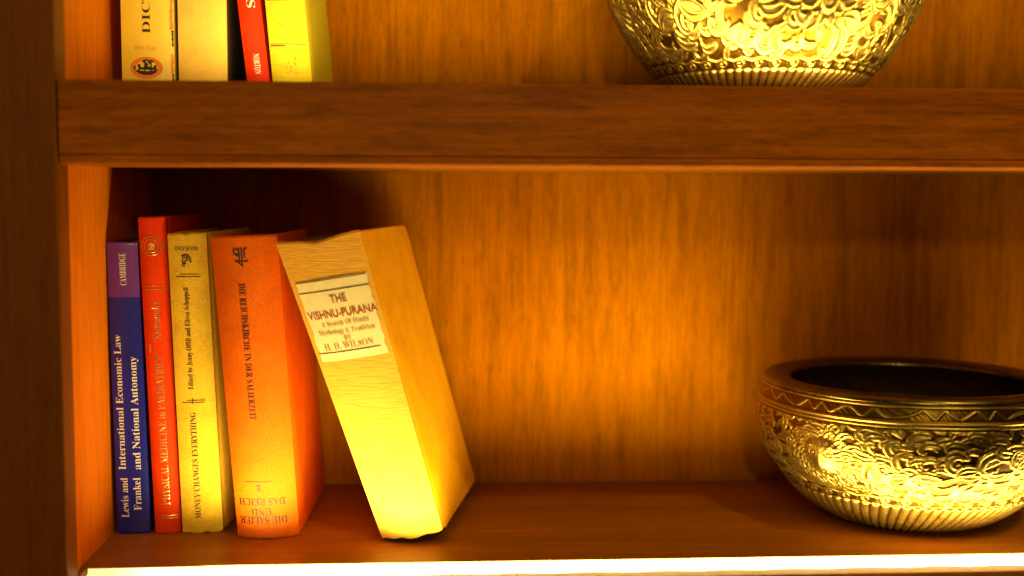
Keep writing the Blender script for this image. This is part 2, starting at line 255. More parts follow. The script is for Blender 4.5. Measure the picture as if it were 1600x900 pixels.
# ------------------------------------------------------------------ lettering: outlines of a serif face, 1000 units to the em
import json
GLYPHS = json.loads(r'''{"bA":[437,[[-9,0,-9,18,9,21,24,30,49,75,206,466,224,465,384,87,411,34,425,22,443,18,443,0,229,0,229,18,270,25,283,46,273,81,253,132,103,132,79,71,76,59,75,48,87,26,124,18,128,18,128,0],[113,161,242,161,177,319]]],"bB":[443,[[16,0,16,17,45,22,62,32,72,51,75,82,75,369,69,412,51,433,15,439,15,455,220,455,297,449,352,429,385,396,396,351,389,313,369,283,335,261,287,247,344,231,385,206,410,173,418,132,407,76,371,35,314,9,238,0],[182,252,188,252,234,257,263,272,279,301,285,345,281,385,269,412,248,428,216,434,198,432,188,425,182,391],[222,24,259,30,283,49,296,81,301,128,295,176,277,208,245,225,197,231,182,231,182,65,190,33,202,26]]],"bC":[468,[[257,-11,193,-3,137,20,91,56,56,104,34,162,26,228,34,294,56,351,92,399,139,435,195,458,259,465,309,459,367,440,388,435,408,443,419,465,437,465,437,308,420,308,392,364,356,407,313,434,265,443,212,430,174,389,151,321,144,226,152,138,177,74,219,36,278,24,318,29,358,45,395,71,428,106,447,89,409,45,365,14,314,-5]]],"bD":[496,[[20,0,20,17,47,21,63,30,71,46,74,75,74,374,71,407,61,426,43,435,15,439,15,455,222,455,328,441,405,396,452,325,468,228,453,128,408,57,333,14,228,0],[222,24,279,37,319,75,343,139,351,229,343,318,319,382,279,420,223,433,202,431,190,423,182,385,182,72,190,34,202,27]]],"bE":[442,[[14,0,14,17,44,20,62,30,72,48,75,78,75,369,72,405,62,425,44,435,16,439,16,455,399,455,399,320,383,320,369,373,340,406,295,424,232,430,200,428,186,417,183,388,183,246,193,246,232,252,259,269,277,300,288,345,304,345,304,118,287,118,273,181,259,201,241,213,185,222,183,222,183,67,185,47,192,35,230,28,276,30,313,39,345,53,371,75,393,105,411,143,430,143,402,0]]],"bF":[404,[[15,0,15,17,45,23,62,34,72,53,75,84,75,375,71,405,61,423,43,433,14,439,14,455,394,455,394,320,377,320,369,357,355,385,336,406,310,420,275,428,230,431,200,429,186,421,182,398,182,247,190,247,229,253,256,270,274,301,284,347,302,347,302,118,285,118,274,168,257,200,229,218,189,224,182,224,182,81,188,43,196,31,210,24,257,17,257,0]]],"bG":[508,[[268,-10,200,-3,141,19,93,55,57,103,35,161,28,229,35,295,57,352,93,399,139,435,195,458,257,465,311,459,369,441,388,436,406,443,419,465,437,465,437,308,420,308,403,346,382,379,357,406,329,426,299,439,267,443,214,430,176,389,153,322,146,228,154,135,180,67,221,26,275,13,308,16,328,27,339,45,343,71,343,128,339,154,329,170,309,179,275,182,275,198,500,198,500,182,473,179,457,171,449,155,446,128,446,29,357,0]]],"bH":[523,[[15,0,15,17,45,22,62,32,72,50,75,81,75,379,71,406,62,424,44,434,16,439,16,455,242,455,242,439,204,432,187,415,182,379,182,251,342,251,342,379,337,415,320,432,282,439,282,455,507,455,507,439,478,434,461,424,452,407,449,379,449,81,452,52,461,33,478,22,507,17,507,0,282,0,282,17,311,21,329,31,339,49,342,81,342,221,182,221,182,81,185,50,194,32,212,22,242,17,242,0]]],"bI":[261,[[13,0,13,17,42,23,61,32,72,49,75,75,75,387,72,412,63,427,45,435,13,439,13,455,244,455,244,439,214,435,196,427,186,412,183,387,183,77,187,44,206,26,246,17,246,0]]],"bJ":[330,[[109,-65,78,-62,51,-54,29,-40,11,-22,0,-1,-3,23,0,44,11,61,26,71,44,75,64,71,79,62,89,47,93,28,85,-1,77,-19,84,-35,105,-40,126,-36,139,-25,148,21,148,367,142,409,135,422,122,430,79,439,79,455,314,455,314,439,277,431,266,423,260,411,255,367,255,89,246,21,219,-27,173,-56]]],"bK":[510,[[16,0,16,17,45,22,63,32,72,50,75,81,75,379,72,406,63,424,45,434,17,439,17,455,242,455,242,439,205,432,187,415,183,379,183,234,321,373,342,398,349,418,334,434,291,439,291,455,486,455,486,439,477,439,415,419,345,361,271,285,463,46,487,25,519,17,519,0,281,0,281,17,306,18,322,21,334,34,316,66,199,214,183,198,183,81,186,50,195,32,213,22,242,17,242,0]]],"bL":[426,[[15,0,15,17,45,22,62,32,72,50,75,81,75,379,71,407,62,425,44,434,16,439,16,455,250,455,250,439,208,434,196,427,188,416,182,379,182,83,185,47,200,31,234,28,278,31,315,40,345,56,370,80,391,112,409,154,427,154,402,0]]],"bM":[634,[[14,0,14,17,43,22,61,32,72,50,75,79,75,382,71,416,53,432,15,439,15,455,185,455,317,142,449,455,617,455,617,439,590,433,573,423,563,405,560,378,560,85,565,43,582,23,617,17,617,0,396,0,396,17,433,25,450,44,455,83,455,399,288,0,270,0,105,389,105,80,109,48,120,30,139,20,169,17,169,0]]],"bN":[494,[[403,-11,107,350,107,79,110,49,119,31,136,21,167,17,167,0,18,0,18,17,54,23,71,41,76,79,76,388,36,433,18,439,18,455,156,455,391,169,391,377,386,414,369,431,331,439,331,455,480,455,480,439,450,434,433,425,425,407,422,377,422,-11]]],"bO":[525,[[261,-11,213,-6,169,7,129,29,94,58,66,93,45,134,32,179,28,228,32,276,45,321,66,362,95,397,130,426,170,448,216,462,265,466,313,462,357,448,397,427,431,399,459,364,481,323,494,277,498,228,494,179,481,134,459,93,430,58,395,29,355,7,310,-6],[265,12,315,26,351,66,372,133,379,228,371,321,348,389,310,430,260,443,210,430,174,389,152,322,145,228,153,135,177,67,215,26]]],"bP":[418,[[15,0,15,17,45,22,62,32,72,50,75,81,75,379,71,406,62,424,44,434,16,439,16,455,214,455,287,452,336,440,366,422,390,398,404,367,409,332,398,280,367,240,314,214,242,206,182,206,182,81,185,50,194,32,212,22,242,17,242,0],[182,230,201,230,244,235,272,253,287,283,292,329,288,375,275,406,252,425,216,431,189,424,182,398]]],"bR":[473,[[15,0,15,17,45,22,62,32,72,50,75,81,75,379,71,406,62,424,44,434,16,439,16,455,217,455,305,448,367,426,405,388,417,334,411,296,392,265,360,241,315,224,432,50,452,26,478,17,480,17,480,0,338,0,201,212,182,212,182,81,185,50,194,32,212,22,242,17,242,0],[182,234,203,234,249,240,280,258,298,290,304,336,299,378,284,407,259,425,224,431,202,429,190,422,182,385]]],"bS":[390,[[43,-11,43,158,62,158,83,94,111,50,149,24,197,15,231,20,257,36,273,60,279,89,265,129,225,160,163,191,112,221,77,253,56,289,50,332,54,370,67,403,88,429,115,449,148,462,185,466,229,461,282,448,291,446,300,445,313,450,320,466,339,466,339,319,322,319,310,354,293,385,272,410,248,429,222,441,194,445,163,440,140,426,125,406,120,380,124,356,137,336,189,303,253,273,317,233,337,211,350,188,359,133,354,93,339,58,314,29,281,8,240,-6,192,-10,158,-8,126,1,98,9,85,12,69,7,61,-11]]],"bT":[423,[[92,0,92,17,123,21,142,31,152,50,156,81,156,433,149,433,102,426,65,403,41,367,29,318,11,318,11,455,410,455,410,317,394,317,381,368,357,404,319,426,269,433,263,433,263,81,267,49,276,30,296,21,328,17,328,0]]],"bU":[492,[[248,-13,168,-2,114,29,83,81,73,155,73,379,70,406,61,424,43,434,15,439,15,455,240,455,240,439,202,432,185,415,181,379,181,140,186,88,203,51,232,29,275,22,326,31,363,56,385,99,392,159,392,378,389,406,379,423,360,433,328,439,328,455,474,455,474,439,448,432,433,421,425,404,422,378,422,181,412,92,380,32,325,-2]]],"bV":[428,[[212,-13,44,381,22,420,8,432,-14,439,-14,455,211,455,211,439,166,432,156,423,152,410,161,378,259,143,348,377,355,409,351,423,342,432,299,439,299,455,442,455,442,439,423,436,408,427,382,383,230,-13]]],"bW":[611,[[171,-11,32,393,15,427,3,435,-15,439,-15,455,181,455,181,439,150,432,143,423,140,410,148,373,223,153,301,353,286,399,278,418,267,429,229,439,229,455,439,455,439,439,404,432,393,412,399,386,474,166,541,369,549,406,546,421,538,430,503,439,503,455,624,455,624,439,607,433,594,421,575,379,446,-11,428,-11,316,309,190,-11]]],"bY":[426,[[101,0,101,17,131,22,148,32,157,50,161,81,161,179,46,387,29,414,14,429,1,435,-13,438,-13,455,207,455,207,438,195,438,167,432,156,416,164,392,248,226,333,366,349,408,336,430,298,438,295,438,295,455,439,455,439,438,409,424,383,392,268,203,268,81,271,50,280,32,298,22,328,17,328,0]]],"bZ":[442,[[20,0,20,11,276,430,214,430,141,420,115,407,94,386,76,356,61,316,44,316,57,455,406,455,406,443,153,29,239,29,302,37,349,61,384,103,407,164,424,164,407,0]]],"ba":[344,[[255,-10,216,1,200,35,151,2,95,-9,64,-4,40,11,25,34,20,63,31,104,63,136,119,164,199,190,199,241,196,266,187,282,171,292,148,296,115,290,104,274,113,257,123,231,120,215,110,202,95,194,77,191,59,194,45,203,36,218,33,236,37,259,49,278,69,295,95,308,126,316,162,318,223,312,263,292,285,259,293,210,293,62,295,40,304,34,320,42,329,28,294,-1],[151,34,174,41,199,63,199,169,164,157,138,139,123,114,118,84,126,46]]],"bb":[361,[[43,-11,43,388,37,428,8,439,8,455,138,455,138,279,175,308,221,318,254,313,284,299,308,276,326,245,338,208,342,166,337,118,323,75,300,40,270,13,233,-4,192,-10,148,-1,105,28,53,-11],[183,14,213,23,232,49,242,95,245,160,242,213,231,251,212,273,184,280,155,270,144,257,138,242,138,69,149,28]]],"bc":[293,[[156,-10,119,-5,87,11,59,35,38,68,24,106,19,150,25,196,40,237,64,271,96,297,133,313,175,319,218,314,250,298,271,275,277,245,275,228,266,215,253,207,236,204,206,216,196,251,197,261,197,271,190,290,169,297,144,290,126,269,116,235,112,187,118,123,137,76,166,48,204,38,239,47,271,72,285,60,227,8]]],"bd":[370,[[140,-10,107,-5,78,10,53,35,35,66,23,104,19,147,24,196,36,237,55,272,81,297,112,313,146,318,189,309,223,280,223,401,220,419,212,430,176,439,176,455,319,455,319,75,325,41,335,32,353,28,353,11,294,6,223,-10,223,39,188,2],[171,28,187,31,202,41,215,56,223,76,223,242,217,257,206,270,174,281,147,273,130,250,121,210,118,153,120,98,130,58,146,36]]],"be":[301,[[154,-10,117,-5,85,10,58,35,37,69,24,109,19,157,24,201,38,240,59,273,87,298,120,313,157,318,209,309,249,280,274,234,283,173,283,166,117,166,123,112,138,73,164,50,199,42,237,53,270,86,285,73,228,11],[116,192,201,192,201,215,193,277,181,292,161,297,127,274,116,203]]],"bf":[214,[[15,0,15,16,40,22,50,35,52,73,52,277,16,277,16,310,52,310,52,353,60,400,85,436,123,457,174,465,212,460,240,446,257,425,263,400,260,381,252,367,239,358,224,355,195,365,187,376,185,391,193,420,196,426,197,433,193,441,180,443,163,440,153,430,148,390,148,310,203,310,203,277,148,277,148,65,150,40,158,26,173,18,199,16,199,0]]],"bg":[327,[[146,-140,89,-136,48,-122,22,-100,14,-75,28,-46,69,-26,35,-1,24,30,28,54,42,74,67,92,102,110,42,150,22,212,27,242,40,268,60,289,88,305,120,315,157,318,196,315,233,304,317,304,317,268,268,268,286,237,291,203,288,176,276,151,258,131,234,116,205,106,172,103,157,103,142,104,112,94,104,84,101,71,111,55,141,49,175,49,259,40,285,29,303,13,312,-9,316,-37,305,-80,272,-113,219,-133],[157,124,178,130,190,146,197,173,199,211,197,249,190,276,178,292,157,297,137,292,124,276,117,249,114,211,117,173,124,146,137,130],[161,-116,205,-113,238,-104,257,-88,263,-66,260,-51,249,-41,205,-34,97,-34,79,-52,73,-73,79,-89,95,-103,122,-113]]],"bh":[381,[[18,0,18,16,45,26,52,56,52,399,46,429,36,437,19,440,19,455,148,455,148,267,190,305,243,318,281,312,309,292,325,258,330,212,330,56,337,26,347,19,363,16,363,0,202,0,202,16,207,16,228,26,235,56,235,217,229,258,219,268,203,271,173,262,148,235,148,56,154,26,164,19,180,16,180,0]]],"bi":[198,[[101,362,81,366,65,376,54,393,50,412,54,432,65,449,81,460,101,463,120,460,137,449,147,432,151,412,147,393,136,376,120,366],[18,0,18,16,45,26,52,56,52,252,47,285,20,293,21,310,148,310,148,56,154,26,180,16,180,0]]],"bk":[359,[[17,0,17,16,45,26,52,56,52,398,47,429,38,436,20,439,21,455,148,455,148,169,227,248,240,264,244,278,235,290,209,293,206,293,206,310,345,310,345,293,308,284,275,260,222,209,346,34,360,21,376,16,376,0,211,0,211,16,217,16,234,20,239,32,232,49,163,147,148,134,148,56,154,26,180,16,180,0]]],"bl":[199,[[18,0,18,16,45,26,52,56,52,398,47,429,38,436,20,439,20,455,148,455,148,56,154,26,180,16,180,0]]],"bm":[554,[[18,0,18,16,45,26,52,56,52,253,46,284,36,291,19,294,19,310,146,310,146,265,188,305,237,318,292,304,320,261,364,304,418,318,455,312,482,292,498,258,504,212,504,56,510,26,520,19,536,16,536,0,377,0,377,16,393,19,403,26,410,56,410,217,404,258,394,268,377,271,349,263,324,237,324,56,331,26,340,19,356,16,356,0,199,0,199,16,215,19,225,26,232,56,232,217,226,258,216,268,199,271,170,262,146,235,146,56,152,27,162,19,177,16,177,0]]],"bn":[381,[[18,0,18,16,45,26,52,56,52,253,46,284,36,291,19,294,19,310,148,310,148,267,190,306,243,318,281,312,309,292,325,258,330,212,330,56,337,26,347,19,363,16,363,0,202,0,202,16,207,16,228,26,235,56,235,217,229,258,219,268,203,271,173,262,148,235,148,56,154,26,164,19,180,16,180,0]]],"bo":[336,[[169,-10,127,-5,90,11,60,37,38,70,24,110,19,154,24,199,38,239,60,272,90,297,127,313,168,318,209,313,245,298,275,273,298,240,312,200,317,154,312,108,298,69,275,36,245,11,210,-5],[169,11,193,18,209,39,217,81,220,154,217,227,208,271,192,292,169,299,144,292,128,271,120,227,117,154,120,82,128,39,144,18]]],"bp":[371,[[17,-139,17,-124,40,-117,50,-101,52,-64,52,243,46,283,19,295,19,310,143,310,143,263,180,305,230,319,264,314,293,298,317,274,335,241,346,203,350,160,346,113,334,72,316,38,291,12,261,-5,227,-10,183,1,148,32,148,-58,152,-99,167,-118,197,-123,197,-139],[195,28,222,36,239,59,249,99,253,154,250,208,241,248,225,270,199,278,171,267,148,235,148,69,167,38]]],"br":[287,[[18,0,18,16,45,26,52,56,52,252,46,285,20,293,21,310,146,310,146,252,165,280,187,301,210,314,233,318,258,315,275,304,286,287,289,266,287,248,278,234,265,225,248,222,222,231,207,250,189,260,175,255,162,241,152,220,149,192,149,56,152,37,159,25,197,16,197,0]]],"bs":[288,[[151,-10,122,-6,87,6,73,9,60,4,51,-9,36,-9,36,105,53,105,66,68,87,39,112,21,140,15,162,18,179,27,189,40,192,58,183,84,156,105,107,130,76,148,54,169,41,193,37,220,44,259,65,291,98,312,141,319,166,316,199,308,206,306,213,305,223,308,230,319,244,319,244,222,228,222,215,254,196,277,174,291,149,296,130,294,116,286,108,274,105,259,115,232,146,212,191,189,221,172,241,151,253,127,257,95,250,51,228,18,194,-3]]],"bt":[228,[[124,-9,89,-4,66,10,53,36,48,71,48,279,20,279,20,300,88,369,129,424,144,424,144,310,208,310,208,279,144,279,144,82,149,51,157,43,168,40,189,49,206,75,222,66,182,9]]],"bu":[375,[[131,-10,91,-3,65,17,51,51,46,97,46,248,39,282,29,291,11,294,11,310,142,310,142,74,151,46,162,38,177,36,205,43,228,66,228,248,221,283,209,291,189,294,189,310,324,310,324,70,331,39,360,30,360,13,300,7,228,-10,228,40,209,19,186,3,160,-7]]],"bw":[435,[[122,-10,17,265,6,284,-11,293,-11,310,138,310,138,293,120,289,114,276,116,266,120,253,167,127,211,235,201,266,190,288,168,295,168,310,323,310,323,293,302,288,296,276,296,269,298,262,336,141,382,256,387,275,380,289,356,295,356,310,445,310,445,295,425,284,412,258,304,-10,289,-10,223,197,140,-10]]],"by":[300,[[52,-140,29,-137,10,-125,-3,-107,-7,-84,-4,-67,5,-53,18,-43,36,-40,64,-49,72,-61,75,-76,74,-81,74,-87,77,-96,86,-99,99,-92,114,-74,129,-44,140,-5,36,251,25,275,15,287,-3,293,-5,293,-5,310,162,310,162,293,136,289,128,275,130,267,133,257,185,119,230,241,236,260,238,274,229,289,203,293,203,310,300,310,300,293,287,290,277,281,259,242,162,-24,129,-96,113,-117,95,-131]]],"iK":[454,[[-34,0,-30,13,-28,13,6,18,27,36,42,73,126,385,132,419,129,433,120,443,81,451,85,465,269,465,265,451,259,451,236,449,219,441,207,425,196,396,161,265,160,261,159,256,164,250,172,253,336,385,365,413,375,434,366,447,339,451,335,451,338,465,501,465,496,452,493,452,464,446,431,426,336,354,223,264,355,69,394,27,414,16,438,13,435,0,236,0,240,13,244,13,277,18,285,26,287,37,282,55,268,79,168,228,159,233,150,224,110,75,105,46,108,30,118,20,162,13,158,0]]],"ia":[342,[[50,-8,26,-3,8,10,-3,33,-7,64,0,119,18,175,49,228,90,274,136,306,183,316,217,307,232,280,241,309,292,309,231,90,222,44,224,37,233,35,252,46,282,80,291,72,240,12,195,-8,175,0,168,23,191,118,154,62,119,23,85,0],[82,33,98,37,116,48,152,87,185,141,210,201,219,257,210,288,185,299,154,291,124,266,96,226,74,175,58,122,53,73,60,43]]],"id":[355,[[61,-8,32,-3,10,13,-4,39,-9,73,-5,107,5,143,44,217,99,279,146,307,192,316,225,311,242,293,273,416,275,426,275,436,268,451,243,455,233,455,236,467,306,479,338,487,345,480,344,473,343,468,240,81,236,60,234,44,238,34,250,30,273,43,306,81,317,72,263,11,240,-3,217,-8,191,1,183,27,201,112,167,59,133,21,99,-1],[91,28,109,31,127,43,165,85,199,142,223,204,232,259,223,289,212,298,198,300,165,292,132,268,101,229,75,178,57,124,51,78,54,57,62,41,74,31]]],"ie":[287,[[89,-7,50,0,21,21,2,54,-4,99,-1,131,9,165,46,231,101,283,148,308,195,316,222,313,242,303,254,287,258,266,245,226,208,189,147,161,61,142,57,118,56,98,60,66,72,44,92,30,119,26,168,39,221,81,231,71,198,36,165,12,128,-2],[64,158,124,173,168,199,195,233,204,271,198,291,180,298,159,294,137,280,95,230]]],"ii":[177,[[122,394,98,404,88,428,98,452,122,463,147,452,157,428,147,403],[33,-8,8,1,0,29,3,53,11,86,55,241,58,254,60,264,57,275,50,282,17,287,20,299,65,305,96,310,124,316,131,308,130,303,128,296,63,79,58,52,61,37,72,32,96,45,130,84,140,74,84,12]]],"in":[364,[[222,-9,198,1,189,28,216,140,242,254,238,269,225,275,195,263,159,232,123,189,93,142,67,82,42,0,-12,0,53,221,62,263,53,280,23,285,17,285,19,297,67,303,100,310,130,316,133,314,133,308,93,177,142,238,188,281,229,306,263,315,292,306,302,278,300,252,293,222,254,88,247,64,245,49,249,37,259,34,282,48,312,91,322,83,273,14]]],"ir":[224,[[-13,0,46,209,56,259,53,272,47,279,13,284,15,297,59,304,90,310,118,316,124,314,124,308,89,179,158,282,208,316,229,307,237,283,234,266,226,253,214,243,200,240,180,248,170,268,95,157,41,0]]]}''')
def inset(poly, d):
    n = len(poly); out = []
    for i in range(n):
        a, b, c = poly[i-1], poly[i], poly[(i+1) % n]
        e1 = (b[0]-a[0], b[1]-a[1]); e2 = (c[0]-b[0], c[1]-b[1])
        l1 = math.hypot(*e1) or 1; l2 = math.hypot(*e2) or 1
        nx = -e1[1]/l1 - e2[1]/l2; ny = e1[0]/l1 + e2[0]/l2
        L = math.hypot(nx, ny) or 1
        out.append((b[0] + nx/L*d, b[1] + ny/L*d))
    return out
def area(p): return 0.5 * sum(p[i-1][0]*p[i][1] - p[i][0]*p[i-1][1] for i in range(len(p)))

def fill2d(polys):
    cu = bpy.data.curves.new('tmp', 'CURVE'); cu.dimensions = '2D'; cu.fill_mode = 'BOTH'
    for p in polys:
        s = cu.splines.new('POLY'); s.points.add(len(p) - 1)
        for q, (x, y) in zip(s.points, p): q.co = (x, y, 0, 1)
        s.use_cyclic_u = True
    return curve_mesh(cu)
def curve_mesh(cu):
    o = bpy.data.objects.new('tmp', cu); COL.objects.link(o)
    bpy.context.view_layer.update()
    dg = bpy.context.evaluated_depsgraph_get()
    me = o.evaluated_get(dg).to_mesh()
    v = [(q.co.x, q.co.y) for q in me.vertices]; f = [tuple(p.vertices) for p in me.polygons]
    o.evaluated_get(dg).to_mesh_clear()
    bpy.data.objects.remove(o); bpy.data.curves.remove(cu)
    return v, f

def text2d(s, font='b', thin=5, track=0):
    """flat lettering with its baseline on y = 0 and capitals 1 high; returns verts, faces, width"""
    if font == 'sans':
        cu = bpy.data.curves.new('tmp', 'FONT'); cu.body = s; cu.size = 1; cu.offset = thin / 1000
        cu.space_character = 1 + track / 1000; cu.resolution_u = 3
        v, f = curve_mesh(cu)
        cap = 0.70
    else:
        polys = []; x = 0
        for ch in s:
            g = GLYPHS.get(font + ch)
            if g is None:
                if ch == '-':
                    polys.append([(x+30, 170), (x+30, 215), (x+250, 215), (x+250, 170)]); x += 280
                elif ch == '_':
                    polys.append([(x, 180), (x, 215), (x+480, 215), (x+480, 180)]); x += 480
                elif ch == '.':
                    polys.append([(x+40, 0), (x+40, 75), (x+115, 75), (x+115, 0)]); x += 160
                elif ch == '&':
                    a = [(x+190+150*math.cos(t)*1.0, 130+130*math.sin(t)) for t in np.linspace(0, 2*math.pi, 18, endpoint=False)]
                    b = [(x+190+85*math.cos(t), 130+75*math.sin(t)) for t in np.linspace(0, 2*math.pi, 18, endpoint=False)]
                    c = [(x+190+105*math.cos(t), 340+110*math.sin(t)) for t in np.linspace(0, 2*math.pi, 18, endpoint=False)]
                    d = [(x+190+55*math.cos(t), 340+60*math.sin(t)) for t in np.linspace(0, 2*math.pi, 18, endpoint=False)]
                    polys += [a, b[::-1], c, d[::-1], [(x+300, 20), (x+420, 0), (x+440, 40), (x+330, 90)]]
                    x += 470
                else: x += 190
                continue
            gp = [[(p[i] + x, p[i+1]) for i in range(0, len(p), 2)] for p in g[1]]
            if gp:
                sg = 1 if area(max(gp, key=lambda q: abs(area(q)))) > 0 else -1
                if thin: gp = [inset(q, thin * sg) for q in gp]
            polys += gp
            x += g[0] + track
        v, f = fill2d(polys)
        cap = 475.0
    x0 = min(q[0] for q in v); x1 = max(q[0] for q in v)
    return [((q[0] - x0) / cap, q[1] / cap) for q in v], f, (x1 - x0) / cap

# ------------------------------------------------------------------ bookcase
YF, YB, XL, XR = 0.757, 1.018, -0.2376, 0.66
XP = -0.2342                      # inner edge of the front post
ZU, ZR = 0.3201, 0.2675          # top of the upper shelf, underside of its rail
case = root('bookcase', 'brown wooden bookcase with lit shelves holding books and brass bowls', 'bookcase', (XL, YF, -0.06))
part('frame_post', *box(-0.335, XP, YF, YF + 0.0225, -0.06, 0.62), W_POST, case, bevel=0.0012)
part('side_panel', *box(-0.262, XL - 0.0004, YF + 0.0228, YB + 0.016, -0.06, 0.62), W_SIDE, case)
SEAM = 0.2705
part('back_panel', *box(XL - 0.0003, SEAM - 0.00012, YB, YB + 0.012, -0.02, 0.62), W_BACK, case)
part('back_panel', *box(SEAM + 0.00012, XR, YB, YB + 0.012, -0.02, 0.62), W_BACK2, case)
# lower shelf board, ending behind the lamp channel, and the lip in front of it
part('shelf_board', *box(XL, XR, 0.7952, YB - 0.0003, -0.03, 0.0), W_SHELF, case)
lip = [(0.7690, -0.030), (0.7831, -0.030), (0.7831, -0.0048), (0.7715, -0.0048), (0.7698, -0.0056), (0.7690, -0.008)]
part('shelf_lip', *extrude_yz(lip, -0.2332, XR), W_SHELF, case)
part('channel_end', *box(XL, -0.2332, 0.7798, 0.7970, -0.03, -0.0006), W_SHELF, case)
# upper shelf board and its front rail with a small groove near the lower edge
part('shelf_board', *box(XL, XR, 0.7972, YB - 0.0003, ZR + 0.001, ZU), W_SHELF, case)
y0 = 0.7588
rail = [(y0+.0015, ZR), (0.797, ZR), (0.797, ZU-.012), (0.782, ZU-.012), (0.782, ZU-.0002),  (y0+.001, ZU-.0002), (y0, ZU-.0012),
        (y0, ZR+.0068), (y0+.0009, ZR+.0062), (y0+.0009, ZR+.0054), (y0, ZR+.0048), (y0, ZR+.0015)]
part('shelf_rail', *extrude_yz(rail, XP + 0.0010, XR), W_RAIL, case)

# lamp strips: a slightly domed diffuser set in each shelf edge; its last lamp towards the post is far from the end
def strip_mat():
    t = NT('lit_diffuser')
    g = t.add('ShaderNodeNewGeometry'); sx = t.add('ShaderNodeSeparateXYZ'); t.link(g.outputs['Position'], sx.inputs[0])
    mr = t.add('ShaderNodeMapRange'); mr.interpolation_type = 'SMOOTHSTEP'
    mr.inputs['From Min'].default_value = -0.225; mr.inputs['From Max'].default_value = -0.12
    mr.inputs['To Min'].default_value = 1.2; mr.inputs['To Max'].default_value = STRIP_POWER
    t.link(sx.outputs['X'], mr.inputs['Value'])
    t.b.inputs['Base Color'].default_value = (0.7, 0.62, 0.45, 1)
    t.b.inputs['Emission Color'].default_value = (*LAMP, 1)
    t.link(mr.outputs[0], t.b.inputs['Emission Strength'])
    t.set(Roughness=0.5)
    return t.m
STRIP = strip_mat()
def strip(x0, x1, z, wav):
    prof = [(0.7832, z - .0046), (0.7860, z - .0042), (0.7900, z - .0041), (0.7925, z - .0041), (0.7940, z - .0037), (0.7946, z - .0026), (0.7948, z - .0014), (0.7949, z - .0007)]
    n, m = 200, len(prof) - 1
    v, f = [], []
    for i in range(n + 1):
        x = x0 + (x1 - x0) * i / n
        w = wav * math.sin(x * 2 * math.pi / 0.047 + 0.6 * math.sin(x * 31))  # scalloped glow of the lamps put into the shape of the front edge
        for j, (y, zz) in enumerate(prof): v.append((x, y + (w if j == 0 else 0), zz))
    for i in range(n):
        for j in range(m):
            a = i * (m + 1) + j
            f.append((a, a + m + 1, a + m + 2, a + 1))
    return v, f
for z, wv in ((0.0, 0.0007), (ZU, 0.0)):
    v, f = strip(-0.2325, XR, z, wv)
    part('light_strip', v, f, STRIP, case, smooth=True)

